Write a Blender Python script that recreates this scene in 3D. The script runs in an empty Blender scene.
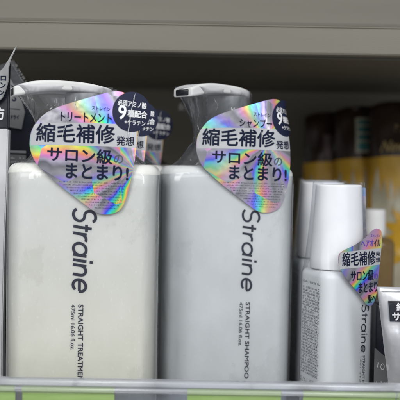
import bpy, bmesh, math, random
from mathutils import Vector, Matrix, noise
random.seed(7)
scene = bpy.context.scene
COL = scene.collection
R = math.radians

# ------------------------------------------------------------------ camera
F = 765.0                       # focal length in pixels of the 400 px photograph
EYE = 0.150
cam_d = bpy.data.cameras.new('camera'); cam = bpy.data.objects.new('camera', cam_d); COL.objects.link(cam)
cam_d.sensor_width = 36; cam_d.lens = F / 400 * 36
cam_d.clip_start = 0.01; cam_d.clip_end = 50
CM = Matrix.Translation((0, 0, EYE)) @ Matrix.Rotation(R(90 - 2.55), 4, 'X') @ Matrix.Rotation(R(1.0), 4, 'Z')
cam.matrix_world = CM
cam_d.dof.use_dof = True; cam_d.dof.focus_distance = 0.42; cam_d.dof.aperture_fstop = 9.0
scene.camera = cam

# ------------------------------------------------------------------ world, lamps, exposure
world = bpy.data.worlds.new('World'); scene.world = world; world.use_nodes = True
world.node_tree.nodes['Background'].inputs[0].default_value = (0.93, 0.95, 1.0, 1)
world.node_tree.nodes['Background'].inputs[1].default_value = 0.44
def lamp(name, loc, target, sx, sy, power, col=(1, 1, 1)):
    l = bpy.data.lights.new(name, 'AREA'); l.shape = 'RECTANGLE'; l.size = sx; l.size_y = sy; l.energy = power; l.color = col
    o = bpy.data.objects.new(name, l); COL.objects.link(o); o.location = loc
    o.rotation_euler = (Vector(target) - Vector(loc)).to_track_quat('-Z', 'Y').to_euler()
    return o
lamp('ceiling_and_fill_lamp', (-0.35, -0.65, 1.05), (0, .45, .12), 0.22, 1.5, 9.5, (1, .985, .96))
lamp('ceiling_and_fill_lamp', (0.55, -0.80, 1.0), (0, .45, .12), 0.22, 1.5, 9, (.97, .985, 1))
lamp('ceiling_and_fill_lamp', (0.0, -1.6, 1.10), (0, .45, .10), 2.4, .5, 17, (1, .99, .97))  # broad frontal fill, added to lift the dark bottle edges
scene.view_settings.view_transform = 'Standard'; scene.view_settings.look = 'None'
scene.view_settings.exposure = 0.0; scene.view_settings.gamma = 1.0
scene.cycles.transparent_max_bounces = 24
scene.cycles.max_bounces = 10
scene.cycles.sample_clamp_indirect = 4.0

# ------------------------------------------------------------------ helpers
def P(px, py, Y):
    """point on the vertical plane y=Y behind pixel (px,py) of the 400 px photograph"""
    d = CM.to_3x3() @ Vector(((px - 200) / F, -(py - 200) / F, -1))
    t = Y / d.y
    return Vector((0, 0, EYE)) + d * t

def obj(name, bm, mat, parent=None, smooth=True, loc=None):
    me = bpy.data.meshes.new(name)
    if isinstance(bm, bmesh.types.BMesh):
        bm.to_mesh(me); bm.free()
    else:
        v, f = bm; me.from_pydata([tuple(p) for p in v], [], f); me.update()
    if mat: me.materials.append(mat)
    if smooth: me.polygons.foreach_set('use_smooth', [True] * len(me.polygons))
    o = bpy.data.objects.new(name, me); COL.objects.link(o)
    if parent: o.parent = parent
    if loc: o.location = loc
    return o
def tag(o, label=None, cat=None, group=None, kind=None):
    if label: o['label'] = label
    if cat: o['category'] = cat
    if group: o['group'] = group
    if kind: o['kind'] = kind
    return o
def empty(name, loc, rz=0):
    o = bpy.data.objects.new(name, None); COL.objects.link(o); o.location = loc; o.rotation_euler = (0, 0, rz)
    o.empty_display_size = .02
    return o
def copy_tree(o, parent=None):
    c = o.copy(); COL.objects.link(c); c.parent = parent
    for ch in list(o.children): copy_tree(ch, c)
    return c
def box(x0, x1, y0, y1, z0, z1, bev=0.0, bm=None, seg=2):
    b = bmesh.new()
    bmesh.ops.create_cube(b, size=1)
    for v in b.verts:
        v.co = Vector(((x0 + x1) / 2 + v.co.x * (x1 - x0), (y0 + y1) / 2 + v.co.y * (y1 - y0), (z0 + z1) / 2 + v.co.z * (z1 - z0)))
    if bev: bmesh.ops.bevel(b, geom=b.edges[:], offset=bev, segments=seg, profile=.5, affect='EDGES')
    if bm is None: return b
    m = bpy.data.meshes.new('tmp'); b.to_mesh(m); b.free(); bm.from_mesh(m); bpy.data.meshes.remove(m); return bm
def loft(rings, cap0=True, cap1=True):
    v = []; f = []; n = len(rings[0])
    for r in rings: v += r
    for i in range(len(rings) - 1):
        for j in range(n):
            k = (j + 1) % n
            f.append((i * n + j, i * n + k, (i + 1) * n + k, (i + 1) * n + j))
    if cap0: f.append(tuple(range(n - 1, -1, -1)))
    if cap1: f.append(tuple((len(rings) - 1) * n + j for j in range(n)))
    return v, f
def rrect(w, d, r, per=10):
    """rounded rectangle points, counter-clockwise, centred"""
    pts = []
    for cx, cy, a0 in ((1, -1, -90), (1, 1, 0), (-1, 1, 90), (-1, -1, 180)):
        for i in range(per):
            a = R(a0 + 90 * i / (per - 1))
            pts.append((cx * (w / 2 - r) + r * math.cos(a), cy * (d / 2 - r) + r * math.sin(a)))
    # extra points along straight sides
    out = []
    for i, p in enumerate(pts):
        q = pts[(i + 1) % len(pts)]
        out.append(p)
        if (i + 1) % per == 0:
            for k in range(1, 8): out.append((p[0] + (q[0] - p[0]) * k / 8, p[1] + (q[1] - p[1]) * k / 8))
    return out
def ring(pts, z): return [Vector((x, y, z)) for x, y in pts]

# ------------------------------------------------------------------ materials
def mat(name, base=(.8, .8, .8), rough=.5, metal=0, spec=.5, coat=0, trans=0, ior=1.45, sss=0):
    m = bpy.data.materials.new(name); m.use_nodes = True
    b = m.node_tree.nodes['Principled BSDF']
    b.inputs['Base Color'].default_value = (*base, 1); b.inputs['Roughness'].default_value = rough
    b.inputs['Metallic'].default_value = metal; b.inputs['Specular IOR Level'].default_value = spec
    b.inputs['Coat Weight'].default_value = coat; b.inputs['Coat Roughness'].default_value = .08
    b.inputs['Transmission Weight'].default_value = trans; b.inputs['IOR'].default_value = ior
    if sss:
        b.inputs['Subsurface Weight'].default_value = sss; b.inputs['Subsurface Radius'].default_value = (.02, .02, .018)
    return m
def N(m, t, **kw):
    n = m.node_tree.nodes.new(t)
    for k, v in kw.items(): setattr(n, k, v)
    return n
def L(m, a, ao, b, bi): m.node_tree.links.new(a.outputs[ao], b.inputs[bi])
def coords(m, scale=(1, 1, 1), kind='Object'):
    tc = N(m, 'ShaderNodeTexCoord'); mp = N(m, 'ShaderNodeMapping'); mp.inputs['Scale'].default_value = scale
    L(m, tc, kind, mp, 'Vector'); return mp
def noisy(m, c1, c2, scale=40, stretch=(1, 1, 1), lo=.4, hi=.65, bump=0, bscale=None, detail=5, rough=None, dist=.001):
    b = m.node_tree.nodes['Principled BSDF']
    mp = coords(m, stretch); nz = N(m, 'ShaderNodeTexNoise'); nz.inputs['Scale'].default_value = scale; nz.inputs['Detail'].default_value = detail
    L(m, mp, 0, nz, 'Vector')
    cr = N(m, 'ShaderNodeValToRGB'); cr.color_ramp.elements[0].position = lo; cr.color_ramp.elements[1].position = hi
    cr.color_ramp.elements[0].color = (*c1, 1); cr.color_ramp.elements[1].color = (*c2, 1)
    L(m, nz, 0, cr, 0); L(m, cr, 0, b, 'Base Color')
    if rough:
        mr = N(m, 'ShaderNodeMapRange'); mr.inputs['To Min'].default_value = rough[0]; mr.inputs['To Max'].default_value = rough[1]
        mr.inputs['From Min'].default_value = .35; mr.inputs['From Max'].default_value = .65
        L(m, nz, 0, mr, 0); L(m, mr, 0, b, 'Roughness')
    if bump:
        n2 = N(m, 'ShaderNodeTexNoise'); n2.inputs['Scale'].default_value = bscale or scale; n2.inputs['Detail'].default_value = 4
        L(m, mp, 0, n2, 'Vector'); bp = N(m, 'ShaderNodeBump'); bp.inputs['Strength'].default_value = bump; bp.inputs['Distance'].default_value = dist
        L(m, n2, 0, bp, 'Height'); L(m, bp, 0, b, 'Normal')
    return m

M = {}
def bottle_mat(name, ca, cb, fa, fb, tint=None):
    """pearly plastic with the product's cloudy patches and fine vertical condensation-like marks"""
    m = mat(name, ca, .38, spec=.4, coat=.12, sss=.85)
    b = m.node_tree.nodes['Principled BSDF']
    mp = coords(m, (1, 1, .65))
    n1 = N(m, 'ShaderNodeTexNoise'); n1.inputs['Scale'].default_value = 48; n1.inputs['Detail'].default_value = 7; n1.inputs['Roughness'].default_value = .62
    n1.inputs['Distortion'].default_value = .05
    L(m, mp, 0, n1, 'Vector')
    cr = N(m, 'ShaderNodeValToRGB'); cr.color_ramp.elements[0].position = .30; cr.color_ramp.elements[1].position = .70
    cr.color_ramp.elements[0].color = (*ca, 1); cr.color_ramp.elements[1].color = (*cb, 1); L(m, n1, 0, cr, 0)
    # sharp-edged wet patches
    n3 = N(m, 'ShaderNodeTexNoise'); n3.inputs['Scale'].default_value = 30; n3.inputs['Detail'].default_value = 9; n3.inputs['Roughness'].default_value = .7
    L(m, mp, 0, n3, 'Vector')
    c3 = N(m, 'ShaderNodeValToRGB'); c3.color_ramp.elements[0].position = .545; c3.color_ramp.elements[1].position = .575
    L(m, n3, 0, c3, 0)
    mx = N(m, 'ShaderNodeMix', data_type='RGBA', blend_type='MIX')
    ml = N(m, 'ShaderNodeMath', operation='MULTIPLY'); ml.inputs[1].default_value = .30
    L(m, c3, 0, ml, 0); L(m, ml, 0, mx, 0); L(m, cr, 0, mx, 6); mx.inputs[7].default_value = (*fa, 1)
    # fine grain of the pearl pigment
    n4 = N(m, 'ShaderNodeTexNoise'); n4.inputs['Scale'].default_value = 700; n4.inputs['Detail'].default_value = 3
    L(m, mp, 0, n4, 'Vector'); c4 = N(m, 'ShaderNodeValToRGB'); c4.color_ramp.elements[0].position = .62; c4.color_ramp.elements[1].position = .74
    L(m, n4, 0, c4, 0); m4 = N(m, 'ShaderNodeMath', operation='MULTIPLY'); m4.inputs[1].default_value = .40; L(m, c4, 0, m4, 0)
    mx2 = N(m, 'ShaderNodeMix', data_type='RGBA'); L(m, m4, 0, mx2, 0); L(m, mx, 2, mx2, 6); mx2.inputs[7].default_value = (*fb, 1)
    # colour runs warmer towards the base of the treatment bottle
    if tint:
        to = N(m, 'ShaderNodeTexCoord'); sz = N(m, 'ShaderNodeSeparateXYZ'); L(m, to, 'Object', sz, 0)
        gz = N(m, 'ShaderNodeMapRange'); gz.inputs['From Min'].default_value = .05; gz.inputs['From Max'].default_value = .13; L(m, sz, 2, gz, 0)
        tm = N(m, 'ShaderNodeMix', data_type='RGBA'); L(m, gz, 0, tm, 0); tm.inputs[6].default_value = (*tint[0], 1); tm.inputs[7].default_value = (*tint[1], 1)
        mm = N(m, 'ShaderNodeMix', data_type='RGBA', blend_type='MULTIPLY'); mm.inputs[0].default_value = 1
        L(m, mx2, 2, mm, 6); L(m, tm, 2, mm, 7); L(m, mm, 2, b, 'Base Color')
    else: L(m, mx2, 2, b, 'Base Color')
    mr = N(m, 'ShaderNodeMapRange'); mr.inputs['To Min'].default_value = .42; mr.inputs['To Max'].default_value = .26
    L(m, c3, 0, mr, 0); L(m, mr, 0, b, 'Roughness')
    bp = N(m, 'ShaderNodeBump'); bp.inputs['Strength'].default_value = .12; bp.inputs['Distance'].default_value = .0006
    L(m, n1, 0, bp, 'Height'); L(m, bp, 0, b, 'Normal')
    return m
M['cream'] = bottle_mat('pearl_cream_plastic', (.72, .72, .66), (.77, .77, .72), (.62, .62, .54), (.90, .90, .86), ((1.03, 1.02, .98), (.98, .99, 1.02)))
M['grey'] = bottle_mat('pearl_grey_plastic', (.65, .67, .67), (.72, .74, .74), (.60, .62, .625), (.78, .80, .80))
M['oil'] = bottle_mat('pearl_white_plastic', (.74, .76, .77), (.78, .80, .81), (.73, .75, .76), (.82, .84, .85))
M['white'] = noisy(mat('white_plastic', (.86, .86, .86), .5, spec=.3), (.84, .845, .85), (.88, .88, .88), 60, bump=.04, bscale=300)
M['pump'] = noisy(mat('pump_plastic', (.75, .75, .75), .45, spec=.35), (.60, .60, .60), (.66, .66, .655), 60, bump=.04, bscale=300)
M['greyplastic'] = noisy(mat('grey_plastic', (.42, .43, .44), .35), (.24, .25, .26), (.30, .31, .32), 80)
M['hole'] = mat('opening_shade', (.012, .014, .02), .4)
M['ink'] = mat('navy_ink', (.010, .014, .035), .45)
for _k in ('ink',): M[_k].node_tree.nodes['Principled BSDF'].inputs['Specular IOR Level'].default_value = .08
M['softink'] = mat('grey_ink', (.06, .07, .09), .5)
M['logo'] = mat('logo_ink', (.022, .026, .045), .4)
M['logo'].node_tree.nodes['Principled BSDF'].inputs['Specular IOR Level'].default_value = .05
M['paleink'] = mat('white_ink', (.72, .73, .75), .5)
M['blueink'] = mat('purple_ink', (.10, .05, .40), .5)
M['badge'] = noisy(mat('badge_ink', (.012, .016, .04), 0.45, coat=.0, spec=.15), (.010, .013, .034), (.016, .02, .05), 30)
M['band'] = noisy(mat('band_ink', (.6, .61, .63), .32, metal=.0, coat=.3), (.38, .39, .41), (.47, .48, .50), 25, (1, 1, 3))
M['silver'] = noisy(mat('silver_foil', (.62, .63, .66), .3, metal=.55), (.52, .53, .56), (.70, .71, .74), 25, bump=.5, bscale=45)
M['dullfoil'] = noisy(mat('dull_foil', (.4, .4, .4), .35, metal=.3), (.16, .165, .17), (.36, .37, .38), 60, (1, 1, .4), bump=.4, bscale=60)
M['navyfoil'] = noisy(mat('navy_foil', (.010, .012, .02), .3, coat=.3), (.007, .009, .016), (.018, .02, .032), 30, bump=.4, bscale=60)
M['greyfoil'] = noisy(mat('grey_foil', (.16, .165, .17), .4), (.12, .125, .13), (.19, .195, .2), 30, bump=.3, bscale=60)
M['packwhite'] = noisy(mat('white_packet', (.6, .61, .63), .4), (.52, .53, .56), (.64, .65, .67), 30, bump=.2, bscale=60)
M['brown'] = noisy(mat('brown_film', (.035, .018, .012), .3), (.022, .011, .008), (.05, .026, .017), 25, bump=.5, bscale=40)
M['yellow'] = noisy(mat('yellow_film', (.62, .36, .04), .35), (.60, .33, .02), (.72, .43, .035), 25, bump=.5, bscale=40)
M['creamprint'] = noisy(mat('cream_print', (.55, .50, .36), .4), (.48, .44, .32), (.6, .56, .42), 30)
M['teal'] = noisy(mat('teal_print', (.05, .22, .22), .4), (.04, .18, .18), (.07, .27, .26), 40)
M['amber'] = noisy(mat('amber_plastic', (.20, .13, .05), .25), (.17, .11, .045), (.23, .15, .06), 30)
M['gold'] = mat('gold_print', (.45, .33, .14), .4)
M['pinkprint'] = noisy(mat('taupe_print', (.16, .11, .10), .5), (.12, .08, .08), (.2, .14, .13), 60)
def steel(name, a, b_): return noisy(mat(name, a, .45, spec=.4), a, b_, 3, (1, 8, 8), bump=.05, bscale=200, rough=(.38, .5))
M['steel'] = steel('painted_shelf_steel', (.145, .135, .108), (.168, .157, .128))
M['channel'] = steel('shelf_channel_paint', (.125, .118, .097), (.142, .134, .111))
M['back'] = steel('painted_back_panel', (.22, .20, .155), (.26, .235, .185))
M['inner'] = steel('inner_shelf_steel', (.17, .155, .125), (.20, .182, .148))  # even paint of the shelf underside, a little paler than its front
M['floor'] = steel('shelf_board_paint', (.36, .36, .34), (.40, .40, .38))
M['card'] = noisy(mat('green_card', (.38, .62, .11), .5), (.42, .64, .13), (.48, .69, .17), 90, (1, 1, 6), bump=.05, bscale=400)

def holo(name, ox, oy, k, ph, sat):
    """hologram foil: its rainbow sheen put into the colour as rays fanning out from a point"""
    m = mat(name, (.6, .6, .6), .3, metal=.45, coat=.1)
    b = m.node_tree.nodes['Principled BSDF']
    tc = N(m, 'ShaderNodeTexCoord'); sp = N(m, 'ShaderNodeSeparateXYZ'); L(m, tc, 'UV', sp, 0)
    def sub(o, val):
        n = N(m, 'ShaderNodeMath', operation='SUBTRACT'); L(m, sp, o, n, 0); n.inputs[1].default_value = val; return n
    dx = sub(0, ox); dy = sub(1, oy)
    at = N(m, 'ShaderNodeMath', operation='ARCTAN2'); ng = N(m, 'ShaderNodeMath', operation='MULTIPLY'); ng.inputs[1].default_value = -1; L(m, dy, 0, ng, 0); L(m, dx, 0, at, 0); L(m, ng, 0, at, 1)
    nz = N(m, 'ShaderNodeTexNoise'); nz.inputs['Scale'].default_value = 2.6; nz.inputs['Detail'].default_value = 2; L(m, tc, 'UV', nz, 'Vector')
    # facet cells: the foil is cut into shards, each with its own phase
    vo = N(m, 'ShaderNodeTexVoronoi'); vo.inputs['Scale'].default_value = 2.6; L(m, tc, 'UV', vo, 'Vector')
    vs = N(m, 'ShaderNodeSeparateColor'); L(m, vo, 'Color', vs, 0)
    a1 = N(m, 'ShaderNodeMath', operation='MULTIPLY_ADD'); L(m, at, 0, a1, 0); a1.inputs[1].default_value = k; a1.inputs[2].default_value = ph
    a2 = N(m, 'ShaderNodeMath', operation='MULTIPLY_ADD'); L(m, nz, 0, a2, 0); a2.inputs[1].default_value = .55; L(m, a1, 0, a2, 2)
    a3 = N(m, 'ShaderNodeMath', operation='MULTIPLY_ADD'); L(m, vs, 0, a3, 0); a3.inputs[1].default_value = .35; L(m, a2, 0, a3, 2)
    fr = N(m, 'ShaderNodeMath', operation='FRACT'); L(m, a3, 0, fr, 0)
    cr = N(m, 'ShaderNodeValToRGB'); e = cr.color_ramp.elements
    cols = [(0, (.13, .13, .155)), (.16, (.26, .26, .30)), (.27, (.24, .14, .60)), (.36, (.03, .07, .80)), (.45, (.04, .50, .72)), (.55, (.06, .68, .20)),
            (.64, (.75, .75, .10)), (.73, (.85, .28, .14)), (.83, (.65, .22, .55)), (.93, (.34, .32, .42)), (1, (.13, .13, .155))]
    e[0].position = 0; e[0].color = (*cols[0][1], 1); e[1].position = 1; e[1].color = (*cols[-1][1], 1)
    for p, c in cols[1:-1]:
        q = e.new(p); q.color = (*c, 1)
    L(m, fr, 0, cr, 0)
    n2 = N(m, 'ShaderNodeTexNoise'); n2.inputs['Scale'].default_value = 3.2; n2.inputs['Detail'].default_value = 1; n2.inputs['W' if False else 'Distortion'].default_value = .3
    mp = N(m, 'ShaderNodeMapping'); mp.inputs['Location'].default_value = (ph * 3 + 4, 2, 0); L(m, tc, 'UV', mp, 0); L(m, mp, 0, n2, 'Vector')
    c2 = N(m, 'ShaderNodeValToRGB'); c2.color_ramp.elements[0].position = .38; c2.color_ramp.elements[1].position = .6
    c2.color_ramp.elements[0].color = (sat * .35,) * 3 + (1,); c2.color_ramp.elements[1].color = (sat,) * 3 + (1,); L(m, n2, 0, c2, 0)
    mx = N(m, 'ShaderNodeMix', data_type='RGBA'); L(m, c2, 0, mx, 0); mx.inputs[6].default_value = (.34, .34, .37, 1); L(m, cr, 0, mx, 7)
    L(m, mx, 2, b, 'Base Color')  # rainbow sheen of the foil fixed in the base colour
    bp = N(m, 'ShaderNodeBump'); bp.inputs['Strength'].default_value = .25; bp.inputs['Distance'].default_value = .002
    n5 = N(m, 'ShaderNodeTexNoise'); n5.inputs['Scale'].default_value = 5; L(m, tc, 'UV', n5, 'Vector'); L(m, n5, 0, bp, 'Height'); L(m, bp, 0, b, 'Normal')
    return m
M['holo1'] = holo('hologram_foil', 1.36, .34, 1.45, .75, 1.0)
M['holo2'] = holo('hologram_foil', 1.05, .62, 1.1, .2, .8)
M['holo3'] = holo('hologram_foil', 3.35, -1.15, 1.9, .30, 1.0)

def film(name, haze=.05, refl=.55, rough=.08, wr=.5, stretch=(1, 1, .25), scale=90, tint=(.97, .98, 1)):
    m = bpy.data.materials.new(name); m.use_nodes = True; nt = m.node_tree; nt.nodes.clear()
    out = N(m, 'ShaderNodeOutputMaterial')
    tr = N(m, 'ShaderNodeBsdfTransparent'); tr.inputs[0].default_value = (*tint, 1)
    gl = N(m, 'ShaderNodeBsdfGlossy'); gl.inputs['Roughness'].default_value = rough
    df = N(m, 'ShaderNodeBsdfDiffuse'); df.inputs[0].default_value = (.75, .77, .8, 1)
    fw = N(m, 'ShaderNodeFresnel'); fw.inputs[0].default_value = 1.42
    mr = N(m, 'ShaderNodeMath', operation='MULTIPLY'); mr.inputs[1].default_value = refl * 1.6
    L(m, fw, 0, mr, 0)
    m1 = N(m, 'ShaderNodeMixShader'); m1.inputs[0].default_value = haze
    L(m, tr, 0, m1, 1); L(m, df, 0, m1, 2)
    m2 = N(m, 'ShaderNodeMixShader'); L(m, mr, 0, m2, 0); L(m, m1, 0, m2, 1); L(m, gl, 0, m2, 2)
    mp = coords(m, stretch); nz = N(m, 'ShaderNodeTexNoise'); nz.inputs['Scale'].default_value = scale; nz.inputs['Detail'].default_value = 3
    nz.inputs['Distortion'].default_value = 1.2
    L(m, mp, 0, nz, 'Vector'); bp = N(m, 'ShaderNodeBump'); bp.inputs['Strength'].default_value = wr; bp.inputs['Distance'].default_value = .002
    L(m, nz, 0, bp, 'Height')
    L(m, bp, 0, gl, 'Normal'); L(m, bp, 0, fw, 'Normal')
    L(m, m2, 0, out, 0)
    return m
M['film'] = film('shrink_film', .025, .6, .07, .35, (1, 1, .35), 55)
M['neckfilm'] = film('shrink_film_gathered', .06, 1.0, .07, 1.0, (1, 1, .30), 95)
M['thinfilm'] = film('thin_shrink_film', .01, .22, .15, .05, (1, 1, .35), 30)
M['acrylic'] = film('clear_acrylic', .03, .8, .04, .03, (1, 1, 1), 30, (.93, .94, .96))
M['crease'] = mat('film_crease_highlight', (.85, .87, .9), .12, trans=.35, ior=1.45)
M['bead'] = mat('acrylic_bead', (.80, .82, .86), .12, trans=.75, ior=1.49)

# ------------------------------------------------------------------ lettering (typed glyph outlines turned to mesh, laid on a surface)
_gc = {}
def glyphs(t):
    if t in _gc: return _gc[t]
    c = bpy.data.curves.new('tmp', 'FONT'); c.body = t; c.size = 1; c.resolution_u = 3
    o = bpy.data.objects.new('tmp', c); COL.objects.link(o); bpy.context.view_layer.update()
    me = bpy.data.meshes.new_from_object(o.evaluated_get(bpy.context.evaluated_depsgraph_get()))
    v = [(p.co.x, p.co.y) for p in me.vertices]; f = [tuple(p.vertices) for p in me.polygons]
    bpy.data.objects.remove(o); bpy.data.curves.remove(c); bpy.data.meshes.remove(me)
    x0 = min(p[0] for p in v); x1 = max(p[0] for p in v); y0 = min(p[1] for p in v); y1 = max(p[1] for p in v)
    v = [((x - x0) / (x1 - x0), (y - y0) / (y1 - y0)) for x, y in v]
    _gc[t] = (v, f); return _gc[t]
class Ink:
    """flat shapes in (u,v) design units at a level w, later mapped on a surface"""
    def __init__(s): s.v = []; s.f = []; s.lev = 0
    def text(s, t, x0, y0, x1, y1, bold=0, slope=0, italic=0):
        gv, gf = glyphs(t)
        offs = [(0, 0)] if not bold else [(bold * math.cos(a), bold * math.sin(a)) for a in [R(45 * i) for i in range(8)]]
        for ox, oy in offs:
            s.lev += 1; n = len(s.v)
            s.v += [(x0 + x * (x1 - x0) + ox + italic * y, y0 + y * (y1 - y0) + oy + slope * x, s.lev) for x, y in gv]
            s.f += [tuple(i + n for i in q) for q in gf]
    def poly(s, pts):
        s.lev += 1; n = len(s.v); s.v += [(x, y, s.lev) for x, y in pts]; s.f.append(tuple(range(n, n + len(pts))))
    def stroke(s, pts, w):
        s.lev += 1; n = len(s.v); m = len(pts)
        for i, (x, y) in enumerate(pts):
            a = pts[max(i - 1, 0)]; b = pts[min(i + 1, m - 1)]
            dx, dy = b[0] - a[0], b[1] - a[1]; l = math.hypot(dx, dy) or 1
            s.v += [(x - dy / l * w / 2, y + dx / l * w / 2, s.lev), (x + dy / l * w / 2, y - dx / l * w / 2, s.lev)]
        for i in range(m - 1): s.f.append((n + 2 * i, n + 2 * i + 1, n + 2 * i + 3, n + 2 * i + 2))
    def specks(s, x0, y0, x1, y1, rows, h, fill=.8, rnd=random, clip=None):
        """rows of marks too small to read"""
        dy = (y1 - y0) / rows
        for r in range(rows):
            s.lev += 1
            y = y1 - (r + .5) * dy; x = x0 + rnd.random() * h
            while x < x1:
                w = h * (.35 + .5 * rnd.random())
                if rnd.random() < fill and (clip is None or clip(x, y)):
                    q = rnd.random(); n = len(s.v); a = h * (.25 + .25 * rnd.random())
                    if q < .5:
                        s.v += [(x, y - h / 2, s.lev), (x + w * .4, y - h / 2, s.lev), (x + w * .4, y + h / 2, s.lev), (x, y + h / 2, s.lev)]
                    else:
                        s.v += [(x, y - a, s.lev), (x + w, y - a, s.lev), (x + w, y - a + h * .3, s.lev), (x, y - a + h * .3, s.lev)]
                    s.f.append((n, n + 1, n + 2, n + 3))
                    if q > .75:
                        n = len(s.v)
                        s.v += [(x, y + a * .6, s.lev), (x + w, y + a * .6, s.lev), (x + w, y + a * .6 + h * .25, s.lev), (x, y + a * .6 + h * .25, s.lev)]
                        s.f.append((n, n + 1, n + 2, n + 3))
                x += w + h * .25
    def build(s, name, fn, material, parent, w0=.00005, dw=.000004, cut=None):
        bm = bmesh.new()
        vs = [bm.verts.new(p) for p in s.v]
        for q in s.f:
            try: bm.faces.new([vs[i] for i in q])
            except ValueError: pass
        if cut:
            a, b, st = cut; x = a
            while x <= b:
                bmesh.ops.bisect_plane(bm, geom=bm.verts[:] + bm.edges[:] + bm.faces[:], plane_co=(x, 0, 0), plane_no=(1, 0, 0)); x += st
            ys = [q.co.y for q in bm.verts]
            y = min(ys) + st
            while y < max(ys):
                bmesh.ops.bisect_plane(bm, geom=bm.verts[:] + bm.edges[:] + bm.faces[:], plane_co=(0, y, 0), plane_no=(0, 1, 0)); y += st * 1.5
        uv = bm.loops.layers.uv.new('UVMap')
        for f in bm.faces:
            for l in f.loops: l[uv].uv = (l.vert.co.x / 100, l.vert.co.y / 100)
        for v in bm.verts: v.co = fn(v.co.x, v.co.y, w0 + dw * v.co.z)
        bmesh.ops.triangulate(bm, faces=bm.faces[:])
        return obj(name, bm, material, parent, smooth=False)

def arc(cx, cy, rx, ry, a0, a1, n=22):
    return [(cx + rx * math.cos(R(a0 + (a1 - a0) * i / n)), cy + ry * math.sin(R(a0 + (a1 - a0) * i / n))) for i in range(n + 1)]
def logo(ink, x, y, L_, H, slant=.15):
    """the word Straine in round geometric strokes; L_ long, H capital height, baseline y"""
    xh = H * .60; w = H * .128; adv = 0; items = []
    def add(p): items.append(p)
    r = xh / 2
    add(arc(.27 * H, .745 * H, .25 * H, .245 * H, 28, 270, 26) + arc(.27 * H, .25 * H, .27 * H, .25 * H, 90, -155, 26)[1:]); adv = .70 * H
    add([(adv + .12 * H, 0), (adv + .12 * H, H * .82)]); add([(adv - .04 * H, xh * .98), (adv + .29 * H, xh * .98)]); adv += H * .42
    add([(adv, 0), (adv, xh)]); add([(adv, xh * .45)] + arc(adv + .22 * H, xh * .50, .22 * H, xh * .46, 172, 62, 12)); adv += H * .42
    add(arc(adv + r * .94, r, r * .90, r * .95, 0, 360, 34)); add([(adv + r * 1.88, 0), (adv + r * 1.88, xh)]); adv += r * 2 + H * .20
    add([(adv, 0), (adv, xh)]); add([(adv, xh + .14 * H), (adv, xh + .14 * H + w * 1.15)]); adv += H * .22
    add([(adv, 0), (adv, xh)]); add([(adv, xh * .5)] + arc(adv + .22 * H, xh * .56, .22 * H, xh * .40, 175, 5, 18) + [(adv + .44 * H, 0)]); adv += H * .64
    add([(adv + r * .06, r), (adv + r * 1.80, r)]); add(arc(adv + r * .96, r, r * .90, r * .95, -4, 318, 34)); adv += r * 1.95
    k = L_ / adv
    for p in items: ink.stroke([(x + a * k + b * slant, y + b) for a, b in p], w)

# ------------------------------------------------------------------ pump bottle
BW, BD, BH = .080, .048, .150
def body_mesh(w, d, h, r, top_r=.005, lip=0.0):
    rings = []
    for z, ins in ((0, .004), (.0015, .0012), (.004, 0), (h * .25, 0), (h * .5, 0), (h * .75, 0), (h - top_r - .003, 0)):
        rings.append(ring(rrect(w - 2 * ins, d - 2 * ins, max(r - ins, .002)), z))
    for i in range(0, 7):
        a = R(15 * i); ins = top_r * (1 - math.cos(a)); z = h - top_r + top_r * math.sin(a)
        rings.append(ring(rrect(w - 2 * ins, d - 2 * ins, max(r - ins, .002)), z))
    ins = top_r + .003
    rings.append(ring(rrect(w - 2 * ins, d - 2 * ins, max(r - ins, .002)), h + .0002))
    return loft(rings)
def cyl(r0, r1, z0, z1, n=48, bev=.0006, cx=0, cy=0, ex=1):
    def c(r, z): return [Vector((cx + r * ex * math.cos(2 * math.pi * i / n), cy + r * math.sin(2 * math.pi * i / n), z)) for i in range(n)]
    rs = [c(r0 - bev, z0), c(r0, z0 + bev)]
    for k in range(1, 4): rs.append(c(r0 + (r1 - r0) * k / 4, z0 + bev + (z1 - z0 - 2 * bev) * k / 4))
    rs += [c(r1, z1 - bev), c(r1 - bev * .3, z1 - bev * .3), c(r1 - bev, z1), c(r1 - bev * 2.2, z1 + .00002)]
    return loft(rs)
def pump_head_mesh():
    st = [(-.0408, .0066, .1990, .1940), (-.0400, .0074, .1996, .1938), (-.036, .0080, .2012, .1944), (-.030, .0086, .2026, .1958), (-.022, .0094, .2034, .1970),
          (-.013, .0108, .2032, .1974), (-.006, .0122, .2028, .1972), (0, .0130, .2020, .1968), (.005, .0124, .2012, .1962), (.009, .0102, .2006, .1960), (.0115, .0072, .2002, .1958), (.0128, .0036, .1998, .1960)]
    # thin out to a smooth spline
    pts = []
    for i in range(len(st) - 1):
        a_, b_, c_, d_ = st[max(i - 1, 0)], st[i], st[i + 1], st[min(i + 2, len(st) - 1)]
        for k in range(5):
            t = k / 5; pts.append(tuple(.5 * (2 * b_[j] + (c_[j] - a_[j]) * t + (2 * a_[j] - 5 * b_[j] + 4 * c_[j] - d_[j]) * t * t + (3 * b_[j] - a_[j] - 3 * c_[j] + d_[j]) * t ** 3) for j in range(4)))
    pts.append(st[-1])
    rings = []
    for x, w, zt, zb in pts:
        zt -= .0045; zb -= .0040
        hh = zt - zb; rr = min(hh * .24, w * .6)
        q = rrect(2 * w, hh, rr, 6)
        rings.append([Vector((x, y, (zt + zb) / 2 + z)) for y, z in q])
    return loft(rings)
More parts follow.
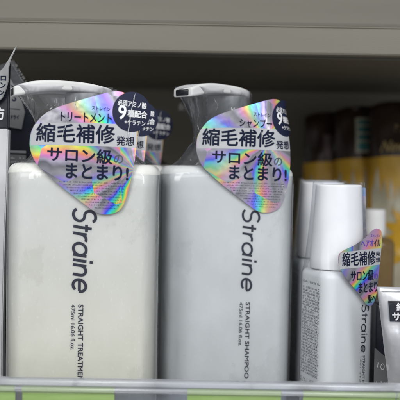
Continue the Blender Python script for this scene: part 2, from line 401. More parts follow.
def wrap_mesh(nozzle_ang, w=BW, d=BD, h=BH, seed=0):
    """heat-shrunk sleeve: follows the body, draws in above the shoulder and flares to the pump head"""
    base = rrect(w + .0012, d + .0012, .0105)
    rings = []
    for i in range(25):
        z = .003 + (h - .006 - .003) * i / 24
        r_ = []
        for x, y in base:
            k = noise.noise(Vector((x * 40 + seed, y * 40, z * 12))) * .00025
            l = math.hypot(x, y); r_.append(Vector((x * (1 + k / l), y * (1 + k / l), z)))
        rings.append(r_)
    nd = Vector((math.cos(nozzle_ang), math.sin(nozzle_ang)))
    def T(dx, dy):
        r0 = .0150
        c = dx * nd.x + dy * nd.y; s = abs(dx * nd.y - dy * nd.x)
        # support of the hull: actuator disc and the nozzle tip
        hw = .0066
        if c > 0:
            t_tip = .0425 / max(c, 1e-6); t_side = (hw + (.0150 - hw) * .55) / max(s, 1e-6)
            return max(r0, min(t_tip, t_side * .92))
        return r0
    for i in range(1, 27):
        s = i / 26; r_ = []
        for j, (x, y) in enumerate(base):
            l = math.hypot(x, y); dx, dy = x / l, y / l
            # smooth the hull radius over neighbouring directions
            tt = 0; a0 = math.atan2(dy, dx)
            for q in (-.16, -.08, 0, .08, .16): tt += T(math.cos(a0 + q), math.sin(a0 + q))
            tt /= 5
            B = Vector((x, y, h - .004)); C = Vector((dx * .0115, dy * .0115, h + .010)); Tp = Vector((dx * tt, dy * tt, h + .0460))
            p = B * (1 - s) ** 2 + C * 2 * s * (1 - s) + Tp * s * s
            pl = .0007 * math.sin(a0 * 9 + seed + 2.2 * math.sin(s * 3 + seed)) * min(1, s * 4) + noise.noise(Vector((a0 * 3 + seed, s * 5, seed))) * .0016 * min(1, s * 3)
            p += Vector((dx, dy, 0)) * pl
            r_.append(p)
        rings.append(r_)
    return loft(rings, False, False)

# sticker, drawn in the design units of the photograph (px, upwards v = 200 - y)
SC = 1 / 1843.0      # metres per unit
OUT = [(30.2, 138), (31.5, 131), (35, 124), (41, 116), (49, 110), (60, 105), (75, 100), (95, 93.5), (112, 88.6), (124, 90.5), (132, 100), (137, 112), (137.2, 128), (136, 150), (133, 170),
       (130.3, 184), (127, 197), (122.5, 206), (115, 210.6), (106, 211.8), (97, 209.5), (80, 198), (60, 183.5), (45, 171), (37, 163), (32, 153), (30.2, 146)]
def smooth_closed(p, n=3):
    out = []
    m = len(p)
    for i in range(m):
        a, b, c, d = p[i - 1], p[i], p[(i + 1) % m], p[(i + 2) % m]
        for k in range(n):
            t = k / n
            out.append(tuple(.5 * (2 * b[j] + (c[j] - a[j]) * t + (2 * a[j] - 5 * b[j] + 4 * c[j] - d[j]) * t * t + (3 * b[j] - a[j] - 3 * c[j] + d[j]) * t ** 3) for j in (0, 1)))
    return out
def in_poly(p, x, y):
    c = False; n = len(p)
    for i in range(n):
        x1, y1 = p[i]; x2, y2 = p[(i + 1) % n]
        if (y1 > y) != (y2 > y) and x < (x2 - x1) * (y - y1) / (y2 - y1) + x1: c = not c
    return c
def strips(ink, poly, step=3.0):
    """fill an outline with vertical strips so that it can bend"""
    xs = [p[0] for p in poly]; a, b = min(xs), max(xs)
    bm = bmesh.new(); vs = [bm.verts.new((x, y, 0)) for x, y in poly]; bm.faces.new(vs)
    bmesh.ops.triangulate(bm, faces=bm.faces[:])
    ink.lev += 1; n = len(ink.v); bm.verts.index_update()
    ink.v += [(v.co.x, v.co.y, ink.lev) for v in bm.verts]; ink.f += [tuple(n + v.index for v in f.verts) for f in bm.faces]; bm.free()
def sticker(parent, fn, holomat, kind, cut):
    V = lambda y: 200 - y
    k = Ink(); out = [(x, V(y)) for x, y in smooth_closed(OUT)]; strips(k, out)
    st = k.build('sticker', fn, holomat, parent, 0, 0, cut)
    b = Ink()
    band = [(33.5, V(126)), (35.2, V(123.5)), (60, V(121.5)), (100, V(121)), (136.6, V(121.5)), (136.3, V(144.5)), (100, V(144)), (60, V(144)), (31.0, V(145)), (30.6, V(136))]
    strips(b, band); b.build('white_band', fn, M['band'], st, .00006, 0, cut)
    d = Ink(); strips(d, arc(130.5, V(108.5), 19.2, 20.2, 0, 354, 59)); d.build('badge', fn, M['badge'], st, .00016, 0, cut)
    t = Ink()
    t.text('縮毛補修', 36.5, V(141), 114.5, V(122.8), .42, 0)
    t.text('発想', 116.5, V(142.5), 134, V(133.5), .2)
    t.text('サロン級', 48, V(160), 112.5, V(145.8), .36, -1.5)
    t.text('まとまり!', 67, V(176.5), 129, V(162), .42, -1)
    t.text({'t': 'トリートメント', 's': 'シャンプー'}[kind], 60 if kind == 't' else 76, V(120), 111, V(111), .18, -.5)
    t.text('ストレイン', 91, V(107.8), 109, V(104), .05, -1)
    t.build('lettering', fn, M['ink'], st, .00012, .0000025, cut)
    o = Ink(); o.text('の', 114.5, V(160.5), 123.5, V(152), .15); o.build('small_lettering', fn, M['softink'], st, .00012, .0000025, cut)
    q = Ink(); clip = lambda x, y: in_poly(out, x - 4, y) and in_poly(out, x + 4, y - 1)
    q.specks(55, V(207), 130, V(179), 10, 1.15, .85, random.Random(3), clip); q.build('fine_print', fn, M['ink'], st, .00012, .000002, cut)
    w = Ink()
    w.text('必須アミノ酸', 116.5, V(102.5), 145, V(96.5), .12, -2.5)
    w.text('9', 117.5, V(116), 125, V(102.5), .35)
    w.text('種配合', 126.5, V(113.5), 146, V(106.5), .2, -1)
    w.text('+ケラチン', 124, V(121), 144.5, V(116.5), .1, -1)
    w.build('badge_lettering', fn, M['paleink'], st, .00030, .0000025, cut)
    return st

def make_pump_bottle(name, bodymat, nozzle_ang, kind, origin, rz, stick_anchor, bend, seed, front_text=True, stick=True, drop=0.0):
    root = empty(name, origin, rz)
    obj('body', body_mesh(BW, BD, BH, .010), bodymat, root)
    head = pump_head_mesh(); Mx = Matrix.Rotation(nozzle_ang - math.pi, 4, 'Z')
    v, f = head; hd = obj('pump_head', ([Mx @ p for p in v], f), M['pump'], root)
    nz = rrect(.0098, .0034, .0006, 5)
    hv, hf = loft([[Mx @ Vector((-.0412, y, .1923 + z)) for y, z in nz], [Mx @ Vector((-.0402, y, .1923 + z)) for y, z in nz]])
    obj('nozzle_opening', (hv, hf), M['hole'], hd)  # solid near-black plug, shade inside the mouth put into its colour
    obj('neck', cyl(.0118, .0126, .168, .1930), M['greyplastic'], root)
    obj('collar', cyl(.0160, .0155, BH + .0003, .1675), M['pump'], root)
    wv, wf = wrap_mesh(nozzle_ang, seed=seed); wo = obj('shrink_wrap', (wv, wf), M['film'], root)
    wo.data.materials.append(M['neckfilm'])
    for p_ in wo.data.polygons:
        if sum(wv[i].z for i in p_.vertices) / len(p_.vertices) > BH: p_.material_index = 1
    for ch in root.children:
        if ch.name.startswith(('pump_head', 'neck')): ch.location.z -= drop
        if ch.name.startswith('shrink_wrap'):
            for q in ch.data.vertices:
                if q.co.z > BH: q.co.z = BH + (q.co.z - BH) * (1 - drop / .048)
    return root

def local(root):
    bpy.context.view_layer.update()
    inv = (Matrix.Translation(root.location) @ root.rotation_euler.to_matrix().to_4x4()).inverted()
    return inv
def down_text(root, x, y0, zs):
    """text running downwards on a front face: u -> -z, v -> +x (local)"""
    return lambda u, v, w: Vector((x + v, y0 - w, zs - u))

# treatment (front left)
YB1 = .400
c1 = P(79, 300, YB1)
B1 = make_pump_bottle('pump_bottle', M['cream'], R(180 + 20), 't', (c1.x, YB1 + BD / 2, 0), R(1), None, 0, 1.0, drop=.0047)
tag(B1, 'cream treatment pump bottle in clear shrink wrap at the front left, its nozzle turned left', 'bottle', 'pump bottles on the shelf')
# shampoo (front centre)
YB2 = .452
c2 = P(225.6, 280, YB2)
B2 = make_pump_bottle('pump_bottle', M['grey'], R(180 + 50), 's', (c2.x, YB2 + BD / 2, 0), R(-2), None, 0, 4.2)
tag(B2, 'grey shampoo pump bottle in clear shrink wrap, front one in the middle', 'bottle', 'pump bottles on the shelf')

def front_print(root, Yf, px, pys, small, kind):
    inv = local(root); yl = -BD / 2 - .00005
    p = inv @ P(px, pys[0], Yf); q = inv @ P(px, pys[1], Yf)
    s = (p.z - q.z)
    k = Ink(); logo(k, 0, 0, s, small['H'])
    k.build('logo', lambda u, v, w: Vector((p.x + v, yl - w, p.z - u)), M['logo'], root, .0001)
    a = inv @ P(px, small['y'][0], Yf); b = inv @ P(px, small['y'][1], Yf)
    k = Ink(); h = small['h']
    k.text(small['t'], 0, small['o1'], a.z - b.z, small['o1'] + h, h * .03)
    c = inv @ P(px, small['y2'][1], Yf)
    k.text('475ml 16.06 fl.oz.', 0, small['o2'], a.z - c.z, small['o2'] + h * .8, h * .012)
    k.build('lettering', lambda u, v, w: Vector((p.x + v, yl - w, a.z - u)), M['logo'], root, .0001)
front_print(B1, YB1, 73.5, (208, 291), dict(H=.0118, y=(304.5, 386), t='STRAIGHT TREATMENT', h=.0026, o1=.0031, o2=-.0007, y2=(304, 350)), 't')
front_print(B2, YB2, 243, (209, 290), dict(H=.0098, y=(302, 378), t='STRAIGHT SHAMPOO', h=.0024, o1=.0028, o2=-.0010, y2=(302, 346)), 's')

# sticker on the treatment bottle: nearly flat, leaning back a little at its top
def place_sticker(root, Y, px0, py0, holomat, kind, bend_from, bend_r, scale=None):
    scale = (Y if kind == 't' else Y * .925) / 765
    inv = local(root); A = P(px0, py0, Y)
    def fn(u, v, w):
        x = (u - 30.2) * scale; z = (v - 62) * scale
        y = 0
        xb = (bend_from - 30.2 + max(0, 100 - v) * (.25 if kind == 's' else 0)) * scale
        if x > xb:
            t = (x - xb) / bend_r; x = xb + (bend_r + w) * math.sin(t); y = bend_r * (1 - math.cos(t))
        if z > 0: y += z * z * 2.2
        y += .0006 * math.sin(u * .07 + v * .05)
        ca, sa = math.cos(R(.9)), math.sin(R(.9))
        return inv @ Vector((A.x + x * ca + z * sa, Y + y - w, A.z + z * ca - x * sa))
    return sticker(root, fn, holomat, kind, (30.5, 150, 3))
place_sticker(B1, YB1 - .0028, 30.2, 138, M['holo1'], 't', 118, .040)
place_sticker(B2, YB2 - .0028, 196.5, 142, M['holo2'], 's', 98, .0165)

def crease(parent, Y, pts, name='crease_glint', wid=.00022):  # pale ridges put in for the white glints along folds of the film
    inv = local(parent); rn = random.Random(len(pts) * 7 + int(pts[0][0])); ring_s = []
    fine = []
    for i in range(len(pts) - 1):
        for k_ in range(9):
            t = k_ / 9; fine.append((pts[i][0] + (pts[i + 1][0] - pts[i][0]) * t + rn.uniform(-.35, .35), pts[i][1] + (pts[i + 1][1] - pts[i][1]) * t))
    for i, (x, y) in enumerate(fine):
        p = inv @ P(x, y, Y); e = wid * (.25 + .9 * abs(math.sin(i * .9 + rn.random()))) * min(1, i / 4, (len(fine) - 1 - i) / 4 + .05)
        ring_s.append([p + Vector((e * math.cos(a), e * .8 * math.sin(a), 0)) for a in [R(60 * q) for q in range(6)]])
    return obj(name, loft(ring_s), M['crease'], parent)
crease(B1, YB1 - .0034, [(135.5, 93), (134, 99), (131.5, 110), (128.5, 130), (128, 143)])
crease(B1, YB1 - .0034, [(76, 96), (74.5, 104), (77, 110)])
crease(B1, YB1 - .0034, [(67, 121), (63.5, 132), (61, 144)], wid=.00012)
crease(B2, YB2 - .0034, [(253, 104), (256, 118), (262, 134), (264, 140)], wid=.00016)

crease(B1, YB1 + .020, [(153.5, 335), (152, 350), (151.5, 362), (153, 372), (152, 384)], wid=.00035)
crease(B1, YB1 + .020, [(157.5, 300), (156.5, 330), (155.5, 350), (155.5, 384)], wid=.00020)
crease(B2, YB2 + .004, [(196, 100), (199, 112), (197, 124), (200, 134)], wid=.00014)
crease(B2, YB2 + .004, [(213, 97), (218, 106), (215, 113)], wid=.00018)

# bottles of the rows behind
def behind(src, px, dY, label, rz=0.0, prints=True):
    o = copy_tree(src); y = src.location.y + dY
    for ch in o.children:
        if ch.name.startswith('pump_head'): ch.rotation_euler = (0, 0, R(-100))
    o.location = (px, y, 0); o.rotation_euler = (0, 0, rz); tag(o, label, 'bottle', 'pump bottles on the shelf'); return o
behind(B1, P(104, 200, .49).x, .062, 'treatment pump bottle directly behind the cream front left one', R(-1))
behind(B1, P(124, 200, .56).x, .124, 'treatment pump bottle third from the front in the left row', R(1))
behind(B2, B2.location.x - .001, .060, 'shampoo pump bottle hidden close behind the grey middle one', R(1))

# ------------------------------------------------------------------ hair oil bottles
OW, OD, OH = .0345, .0310, .0915
YO = .430
def make_oil(origin, rz):
    root = empty('oil_bottle', origin, rz)
    obj('body', body_mesh(OW, OD, OH, .0075, .004), M['oil'], root)
    obj('neck', cyl(.011, .011, OH, OH + .004), M['white'], root)
    n = 64
    def el(k, z, kk=1.0):
        return [Vector((.0163 * k * math.cos(2 * math.pi * i / n), .0145 * k * math.sin(2 * math.pi * i / n), z)) for i in range(n)]
    z0, z1 = OH + .0006, .1405
    rs = [el(.97, z0), el(1.0, z0 + .0008)]
    for i in range(1, 8): rs.append(el(1.0 - .165 * i / 8, z0 + (z1 - z0) * i / 8))
    rs += [el(.842, z1 - .0012), el(.835, z1 - .0004), el(.82, z1), el(.79, z1 + .0001)]
    obj('cap', loft(rs), M['white'], root)
    # shrink sleeve
    base = rrect(OW + .001, OD + .001, .008); rings = []
    for i in range(14): rings.append(ring(base, .003 + (OH - .006) * i / 13))
    for i in range(1, 14):
        s = i / 13; r_ = []
        for x, y in base:
            l = math.hypot(x, y); dx, dy = x / l, y / l
            e = 1 / math.sqrt((dx / .0170) ** 2 + (dy / .0150) ** 2)
            e2 = e * .90
            z = OH - .003 + (.1420 - OH + .003) * s
            rr = l * (1 - s) ** 2.5 + (e + (e2 - e) * s) * (1 - (1 - s) ** 2.5)
            a0 = math.atan2(dy, dx); rr += .0004 * math.sin(a0 * 7 + s * 3)
            r_.append(Vector((dx * rr, dy * rr, z)))
        rings.append(r_)
    obj('shrink_wrap', loft(rings, False, False), M['thinfilm'], root)
    return root
oc = P(336, 300, YO + OD / 2)
OZ = R(23)
O1 = make_oil((oc.x, YO + OD / 2, 0), OZ)
tag(O1, 'white hair oil bottle with tall tapered cap and hologram sticker in front at right', 'bottle', 'hair oil bottles on the shelf')
inv = local(O1)
k = Ink(); logo(k, 0, 0, .0275, .0046, .05)
zs = P(362, 306, YO).z
fx = .0074
k.build('logo', lambda u, v, w: Vector((fx + v, -OD / 2 - .00005 - w, zs - u)), M['logo'], O1, .0001)
k = Ink(); k.text('STRAIGHT HAIR OIL', 0, .0014, .026, .0029, .00004)
k.specks(0, -.0006, .022, .0007, 1, .0009, .8, random.Random(9))
k.build('lettering', lambda u, v, w: Vector((fx + v, -OD / 2 - .00005 - w, zs - .0295 - u)), M['softink'], O1, .0001)
# the printed side of the oil bottle (its left side)
k = Ink(); rn = random.Random(12)
k.specks(-.0092, .0860 - .004, .0092, .0860, 1, .0012, .8, rn)
k.specks(-.0092, .030, .0092, .0815, 30, .0012, .93, rn)
k.specks(-.0092, .006, .0060, .028, 13, .0012, .7, rn)
k.build('fine_print', lambda u, v, w: Vector((-OW / 2 - .00005 - w, -u, v)), M['softink'], O1, .0001)
# oil sticker
OO = [(338.2, 258), (339.5, 253.5), (345, 249.5), (353, 246), (360, 241.5), (366, 237), (371, 231.5), (376, 228.6), (380.5, 230), (382, 235), (381.6, 246), (380, 262), (378.5, 276), (377, 290),
      (375, 300), (371, 306), (366.5, 304.5), (361, 297), (355, 289), (348, 281), (341.5, 271), (338.6, 264)]
YS = YO - .0068
def ofn(u, v, w):
    # design = photo px; right part turned away from the viewer
    p = P(u, 200 - v, YS)
    t = (u - 338) / 44; p = Vector((0, 0, EYE)) + (p - Vector((0, 0, EYE))) * (1 + (.011 * t + .004 * t * t) / YS - w / YS)
    return inv @ p
V = lambda y: 200 - y
k = Ink(); outo = [(x, V(y)) for x, y in smooth_closed(OO)]; strips(k, outo)
os_ = k.build('sticker', ofn, M['holo3'], O1, 0, 0, (340, 384, 3))
k = Ink(); strips(k, [(338.4, V(261)), (340.4, V(252.8)), (360, V(250.2)), (381.2, V(248)), (380, V(264.5)), (360, V(267.5)), (340, V(269.0))]); k.build('white_band', ofn, M['band'], os_, .0001, 0, (340, 384, 3))
k = Ink()
k.text('縮毛補修', 342.5, V(266.5), 375.5, V(252.8), .22, 2)
k.text('発', 376, V(256), 380, V(251.5), .08); k.text('想', 376, V(262), 380, V(257.5), .08)
k.text('サロン級', 351, V(281.5), 373.5, V(271), .2, 1.5)
k.text('まとまり', 359, V(293), 377.5, V(283), .2, 1.5)
k.text('髪へ', 368, V(303), 376, V(295), .12, 1)
k.text('イル', 374.3, V(246.5), 380.3, V(239.5), .1, 0)
k.build('lettering', ofn, M['ink'], os_, .0002, .000002, (340, 384, 3))
k = Ink(); k.text('ヘアオ', 361.5, V(247), 373.6, V(240.5), .12, .8); k.text('ストレイン', 371, V(237), 380, V(234.3), .03); k.text('の', 374.3, V(279), 378, V(273.5), .08)
k.build('small_lettering', ofn, M['blueink'], os_, .0002, .000002, (340, 384, 3))
# the hologram strip of the sleeve beside the cap
k = Ink(); k.poly([(360.8, V(187.5)), (365.6, V(188)), (366.4, V(237)), (361.5, V(241))])
k.build('foil_strip', lambda u, v, w: inv @ P(u, 200 - v, YO + .013), M['holo3'], O1, 0, 0)

# copies standing further back
def oil_back(px, py, Y, rz, label):
    o = copy_tree(O1); p = P(px, py, Y); o.location = (p.x, Y, 0); o.rotation_euler = (0, 0, rz)
    tag(o, label, 'bottle', 'hair oil bottles on the shelf'); return o
oil_back(321.5, 250, .500, R(6), 'white hair oil bottle behind the front one, its cap showing at the left')
oil_back(318, 250, .560, R(-3), 'third hair oil bottle in the row, only its cap rim showing')
jx = P(374, 250, .600); JT = P(374, 209, .600).z
jar = empty('amber_bottle', (jx.x, .600, 0)); tag(jar, 'amber bottle with white screw cap, blurred behind the hair oil sticker', 'bottle')
obj('body', body_mesh(.030, .030, JT - .022, .012, .006), M['amber'], jar)
obj('cap', cyl(.0085, .0080, JT - .0215, JT, bev=.001), M['white'], jar)

# ------------------------------------------------------------------ shelf, rail, price cards
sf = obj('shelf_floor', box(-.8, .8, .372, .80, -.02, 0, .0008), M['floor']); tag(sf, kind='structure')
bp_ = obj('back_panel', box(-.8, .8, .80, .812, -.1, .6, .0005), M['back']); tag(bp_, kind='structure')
up = empty('upper_shelf', (0, .465, 0))
tag(up, 'beige painted steel shelf overhead with a rounded front apron and dark underside', 'shelf')
def prof(pts, x0=-.8, x1=.8): return loft([[Vector((x0, y, z)) for y, z in pts], [Vector((x1, y, z)) for y, z in pts]])
za = P(200, 53, .465).z; zb_ = P(200, 25.5, .465).z
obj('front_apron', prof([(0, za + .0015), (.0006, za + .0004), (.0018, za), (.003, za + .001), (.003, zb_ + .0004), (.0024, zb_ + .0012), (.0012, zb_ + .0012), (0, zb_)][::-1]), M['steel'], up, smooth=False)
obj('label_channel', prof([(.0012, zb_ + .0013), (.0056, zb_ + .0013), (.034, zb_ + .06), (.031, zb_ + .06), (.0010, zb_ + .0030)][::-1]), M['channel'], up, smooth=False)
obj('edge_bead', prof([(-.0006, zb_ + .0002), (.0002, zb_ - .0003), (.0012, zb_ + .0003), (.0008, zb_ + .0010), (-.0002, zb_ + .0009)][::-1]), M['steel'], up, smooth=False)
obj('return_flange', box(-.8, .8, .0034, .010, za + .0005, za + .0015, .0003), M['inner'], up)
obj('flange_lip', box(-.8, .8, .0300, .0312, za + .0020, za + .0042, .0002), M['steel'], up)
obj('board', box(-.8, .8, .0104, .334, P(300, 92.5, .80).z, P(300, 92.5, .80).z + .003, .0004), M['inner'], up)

YR = .372
zt = P(200, 383, YR).z; zc_ = P(200, 389.5, YR).z
rail = empty('shelf_rail', (0, YR, 0))
tag(rail, 'clear acrylic shelf rail with a thick rounded top edge along the front', 'shelf rail')
b = bmesh.new()
def prof(pts, x0=-.8, x1=.8): return loft([[Vector((x0, y, z)) for y, z in pts], [Vector((x1, y, z)) for y, z in pts]])
obj('front_panel', box(-.8, .8, -.0012, 0, -.012, zt - .0056, .0003), M['acrylic'], rail)
obj('back_plate', box(-.8, .8, .0022, .0032, -.004, zt - .0056, .0003), M['acrylic'], rail)
def bead(z0, z1, y0, y1, name):
    q = rrect(y1 - y0, z1 - z0, min(y1 - y0, z1 - z0) * .42, 8)
    obj(name, prof([((y0 + y1) / 2 + a, (z0 + z1) / 2 + c) for a, c in q]), M['bead'], rail)
bead(zt - .0026, zt + .0006, -.0012, .0048, 'top_bead')
bead(zt - .0052, zt - .0030, -.0026, .0040, 'lower_bead')
obj('divider_fence', box(-.8, .8, .0052, .0060, 0, zt - .001, .0003), M['acrylic'], rail)

for i, (a, b_, lab) in enumerate([(-62, 15.5, 'blank green price card at the left end of the rail, cut by the frame'), (22.5, 114.5, 'blank green price card under the cream treatment bottle'),
                                  (187.5, 281, 'blank green price card under the grey shampoo bottle'), (303, 395.6, 'blank green price card under the hair oil bottle'), (396.6, 480, 'blank green price card at the right end of the rail, cut by the frame')]):
    p = P(a, 395, YR + .001); q = P(b_, 395, YR + .001)
    o = obj('price_card', box(p.x, q.x, YR + .0006, YR + .0010, -.004, zc_, .0001), M['card'])
    tag(o, lab, 'price card', 'green price cards in the rail')

# ------------------------------------------------------------------ sachets and pouches
def pillow(w, h, t, nx=22, nz=34, seed=0, crumple=.0012, taper=0.0, round_top=0.0):
    """sealed pouch standing on its bottom; returns mesh and its front surface function"""
    def half(u, v):   # u,v in 0..1
        e = max(0, 1 - abs(2 * u - 1) ** 3) ** .6 * max(0, min(1, (1 - v) * 2.2)) ** .5
        return t / 2 * e + .0003
    def xy(u, v):
        ww = w * (1 - taper * v)
        zz = v * h
        if round_top: zz -= round_top * max(0, v - .6) / .4 * (abs(2 * u - 1) ** 3.5)
        return (u - .5) * ww, zz
    def fn(u, v, wd=0, s=-1):
        x, z = xy(u, v)
        n = noise.noise(Vector((u * 5 + seed, v * 7, s * 3 + seed))) * crumple + noise.noise(Vector((u * 14 + seed, v * 16, s * 3))) * crumple * .35
        return Vector((x, s * (half(u, v) + wd) + n * (1 if half(u, v) > .0008 else .6), z))
    v = []; f = []
    for s in (-1, 1):
        o = len(v)
        for j in range(nz + 1):
            for i in range(nx + 1): v.append(fn(i / nx, j / nz, 0, s))
        for j in range(nz):
            for i in range(nx):
                q = (o + j * (nx + 1) + i, o + j * (nx + 1) + i + 1, o + (j + 1) * (nx + 1) + i + 1, o + (j + 1) * (nx + 1) + i)
                f.append(q if s < 0 else q[::-1])
    n1 = (nx + 1) * (nz + 1)
    for j in range(nz):
        for i in (0, nx):
            a = j * (nx + 1) + i; b2 = a + nx + 1
            f.append((a, b2, b2 + n1, a + n1) if i == 0 else (b2, a, a + n1, b2 + n1))
    for i in range(nx):
        a = nz * (nx + 1) + i; f.append((a, a + 1, a + 1 + n1, a + n1)); a = i; f.append((a + 1, a, a + n1, a + 1 + n1))
    return (v, f), fn
def on(fn, w, h, wd0=0):
    """print coordinates in metres on a pillow front, origin bottom centre"""
    return lambda x, z, wd: fn(x / w + .5, z / h, wd + .0006 + wd0, -1)
def patch(ink, x0, z0, x1, z1, n=10, m=10):
    ink.lev += 1; o = len(ink.v)
    for j in range(m + 1):
        for i in range(n + 1): ink.v.append((x0 + (x1 - x0) * i / n, z0 + (z1 - z0) * j / m, ink.lev))
    for j in range(m):
        for i in range(n): a = o + j * (n + 1) + i; ink.f.append((a, a + 1, a + n + 2, a + n + 1))

def yellow_pouch(px, Y, w, h, rz, label, kind, seed):
    p = P(px, 200, Y); root = empty('refill_pouch', (p.x, Y, 0), rz)
    tag(root, label, 'pouch', 'brown and yellow pouches at the back')
    (v, f), fn = pillow(w, h, .036, seed=seed, crumple=.0035, round_top=.006)
    zc = h * .765
    top = obj('pouch_top', ([q for q in v], [g for g in f if sum(v[i].z for i in g) / len(g) >= zc]), M['brown'], root)
    obj('pouch_body', ([q for q in v], [g for g in f if sum(v[i].z for i in g) / len(g) < zc]), M['yellow'], root)
    m = on(fn, w, h)
    # pale petals rising through the yellow field
    k = Ink(); rn = random.Random(seed)
    n = 11
    for i in range(n):
        x = -w * .46 + w * .92 * (i + .5) / n; hw = w * .050; hp = zc - .006 - rn.random() * .020
        zb = h * .12; k.lev += 1; o = len(k.v)
        for j in range(11):
            t = j / 10; z = zb + (hp - zb) * t; q = hw * (1 if t < .8 else (1 - (t - .8) / .2))
            k.v += [(x - q, z, k.lev), (x + q, z, k.lev)]
        for j in range(10): k.f.append((o + 2 * j, o + 2 * j + 1, o + 2 * j + 3, o + 2 * j + 2))
    k.build('petal_print', m, M['creamprint'], root, .0002, .00002)
    # a yellow flower low on the pouch
    k = Ink(); cx, cz = w * .12, h * .42
    for i in range(16):
        a = 2 * math.pi * i / 16; rr = .030 + .006 * rn.random()
        k.lev += 1; o = len(k.v)
        for j in range(5):
            t = j / 4; hw = .006 * math.sin(math.pi * (.15 + .85 * t)) + .0005
            k.v += [(cx + math.cos(a) * rr * t - math.sin(a) * hw, cz + math.sin(a) * rr * t + math.cos(a) * hw, k.lev), (cx + math.cos(a) * rr * t + math.sin(a) * hw, cz + math.sin(a) * rr * t - math.cos(a) * hw, k.lev)]
        for j in range(4): k.f.append((o + 2 * j, o + 2 * j + 1, o + 2 * j + 3, o + 2 * j + 2))
    k.build('flower_print', m, M['yellow'], root, .0012, .00003)
    if kind == 'plain':
        k = Ink(); patch(k, -w * .26, h * .79, w * .22, h * .89); k.build('emblem_print', m, M['pinkprint'], root, .0003)
    if kind == 'teal':
        k = Ink(); patch(k, -w * .22, h * .79, w * .14, h * .945); lb = k.build('pale_label', m, M['creamprint'], root, .0003)
        k = Ink()
        for a, c in ((.915, .935), (.88, .905), (.845, .87), (.80, .835)): patch(k, -w * .19, h * a, w * .11, h * c)
        k.build('teal_print', m, M['teal'], root, .0007)
    if kind == 'new':
        k = Ink(); k.text('New!', -w * .40, h * .785, -w * .06, h * .83, .0003, 0, .004); k.specks(-w * .2, h * .865, w * .2, h * .90, 2, .003, .8, rn)
        k.build('lettering', m, M['gold'], root, .0006, .00002)
    return root
yellow_pouch(336, .745, .066, .2045, R(6), 'brown topped yellow pouch at the far back, leftmost of its row', 'plain', 3)
yellow_pouch(368, .722, .066, .2090, R(-4), 'brown and yellow pouch with a teal label panel on its top', 'teal', 8)
yellow_pouch(404, .700, .068, .2120, R(3), 'brown and yellow pouch marked New! at the right end', 'new', 14)

# lower right: silver sachet with a black label, dark carton and grey card
root = empty('foil_sachet', (P(421, 300, .405).x, .405, 0), 0)
tag(root, 'silver foil sachet with black label, standing at the lower right edge', 'sachet')
hs = P(400, 287, .405).z
(v, f), fn = pillow(.0220, hs, .010, seed=31, crumple=.0016, taper=-1.15)
obj('pouch', (v, f), M['silver'], root)
k = Ink(); patch(k, -.0180, hs - .0180, .010, hs - .0070)
lb = k.build('black_label', lambda x, z, wd: fn(x / .0445 + .5, z / hs, wd + .0009, -1), M['navyfoil'], root)
k = Ink(); k.text('縮毛', -.0140, hs - .0120, -.004, hs - .0078, .00012); k.text('サロン', -.0165, hs - .0172, -.002, hs - .0130, .00014)
k.build('lettering', lambda x, z, wd: fn(x / .0445 + .5, z / hs, wd + .0014, -1), M['paleink'], lb)
k = Ink(); patch(k, -.022, hs - .0025, .022, hs - .0018, 16, 1); k.build('seal_line', lambda x, z, wd: fn(x / .0475 + .5, z / hs, wd + .0005, -1), M['greyplastic'], root)

q = P(391, 320, .470)
dk = obj('dark_carton', box(q.x - .011, q.x + .040, .462, .500, 0, P(391, 303, .47).z, .0008), M['navyfoil']); tag(dk, 'dark navy carton standing between the hair oil bottle and silver sachet', 'carton')
c0 = P(375, 348, .428); c1_ = P(402, 371, .428)
v = [Vector((c0.x, .428, 0)), Vector((c1_.x + .02, .428, 0)), Vector((c1_.x + .02, .428, c1_.z - .012)), Vector((c1_.x, .428, c1_.z)), Vector((c0.x, .428, c0.z))]
gcv = v + [p + Vector((0, .0008, 0)) for p in v]; n = 5
gf = [tuple(range(n)), tuple(range(2 * n - 1, n - 1, -1))] + [(i + n, (i + 1) % n + n, (i + 1) % n, i) for i in range(n)]
gc = empty('grey_card', (0, 0, 0)); tag(gc, 'dark grey card with slanted top edge leaning in front of the navy carton', 'card')
gc.location = (c0.x, .428, 0)
obj('sheet', ([p - gc.location for p in gcv], gf), M['greyfoil'], gc, smooth=False)
k = Ink(); rn = random.Random(4); k.stroke(arc(.0045, c0.z - .0105, .0010, .0016, 0, 350), .0003); k.stroke([(.0020, c0.z - .008), (.0016, c0.z - .011)], .0003); k.stroke([(.0070, c0.z - .0095), (.0078, c0.z - .0125)], .0003)
k.specks(.001, .004, .012, c0.z - .017, 6, .0009, .7, rn)
k.build('lettering', lambda x, z, wd: Vector((x, -wd - .0002, z)), M['paleink'], gc, .0001)

# left edge: a white packet with a dark header, a silver-flapped sachet and navy sachets behind
def slab(name, pts, Y, t, m, parent, org, lean=0.0):
    """outline with real thickness; lean tips it back with height"""
    a = []
    for x, y in pts:
        p = P(x, y, Y); p.y = Y + lean * (p.z - .1); a.append(p - Vector(org))
    n = len(a); vv = a + [p + Vector((0, t, 0)) for p in a]
    ff = [tuple(range(n)), tuple(range(2 * n - 1, n - 1, -1))] + [(i + n, (i + 1) % n + n, (i + 1) % n, i) for i in range(n)]
    bm = bmesh.new(); vs = [bm.verts.new(p) for p in vv]
    for q in ff: bm.faces.new([vs[i] for i in q])
    bmesh.ops.recalc_face_normals(bm, faces=bm.faces[:])
    bmesh.ops.bevel(bm, geom=bm.edges[:], offset=min(t * .3, .0006), segments=2, affect='EDGES')
    return obj(name, bm, m, parent, smooth=False)
def px_print(ink, name, Y, off, m, parent, org, lean=0.0):
    def fn(u, v, w):
        p = P(u, 200 - v, Y); p.y = Y + lean * (p.z - .1) - off - w; return p - Vector(org)
    return ink.build(name, fn, m, parent, .0001, .000002)
org = (P(-10, 300, .436).x, .436, 0)
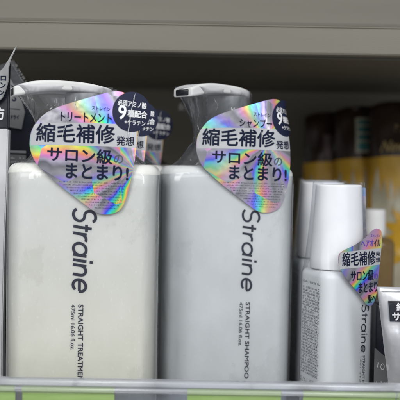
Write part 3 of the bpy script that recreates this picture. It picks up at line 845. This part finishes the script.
wp = empty('hair_packet', org); tag(wp, 'white packet with a dark header at the left edge, standing beside the cream bottle', 'packet')
slab('packet_body', [(-44, 470), (1.5, 470), (2.5, 330), (4.5, 240), (7, 180), (8.2, 129), (-44, 127)], .436, .006, M['packwhite'], wp, org)
hd = slab('dark_header', [(-44, 126.5), (8.2, 128.6), (8.6, 84), (9.4, 62), (-4, 70), (-44, 80)], .437, .004, M['navyfoil'], wp, org)
k = Ink(); k.text('方', -4, V(119.5), 4, V(107.5), .4); px_print(k, 'lettering', .437, .0, M['paleink'], hd, org)
fl = slab('silver_flap', [(-14, 104), (-3, 103), (2.5, 98), (6, 90), (8.8, 80), (8.8, 68), (10.5, 60), (17.2, 45.2), (15, 47.5), (9, 58.5), (3, 68), (-14, 84)], .433, .0009, M['dullfoil'], wp, org)
k = Ink(); k.text('ン', .5, V(88), 5.5, V(82.5), .25); k.text('ロ', .8, V(80.5), 6, V(76), .25); k.text('ン', -.5, V(95), 4, V(90), .25); px_print(k, 'lettering', .433, .0, M['ink'], fl, org)

org = (P(20, 300, .478).x, .478, 0)
ns = empty('navy_sachet', org); tag(ns, 'navy sachet with a grey panel lettered S, behind the white packet at left', 'sachet')
slab('pouch', [(-14, 455), (36, 455), (36, 128), (31, 105), (24, 84), (13.5, 59), (8, 62), (-14, 70)], .478, .004, M['navyfoil'], ns, org)
gp = slab('grey_panel', [(2, 126), (21.5, 129.5), (25, 112), (20, 95), (9.8, 77.5), (2, 77)], .4765, .0008, M['greyfoil'], ns, org)
k = Ink(); k.text('S', 12.3, V(101), 16.2, V(93), .25); k.text('ドライ', 11, V(119), 19, V(115.2), .12); k.stroke([(10, V(108.5)), (20, V(109.5))], .5)
px_print(k, 'lettering', .4765, .0002, M['logo'], gp, org)
k = Ink(); k.specks(0, 0, 26, 5.4, 2, 1.9, .85, random.Random(5))
k.v = [(12.2 + x * .50 - y * .0 + y * .75, V(65) - x * .86 + y * .42, l) for x, y, l in k.v]
px_print(k, 'fine_print', .478, .0002, M['greyplastic'], ns, org)
ls = slab('paper_strip', [(2, 150), (26, 150.8), (26, 153.4), (2, 152.8)], .4762, .0008, M['greyplastic'], ns, org)
ls2 = slab('paper_strip', [(2, 154), (26, 155), (26, 166), (2, 166)], .4762, .0008, M['greyfoil'], ns, org)
k = Ink(); k.specks(8, V(164), 26, V(156), 2, 1.6, .7, random.Random(6)); px_print(k, 'fine_print', .4762, .0003, M['paleink'], ls2, org)
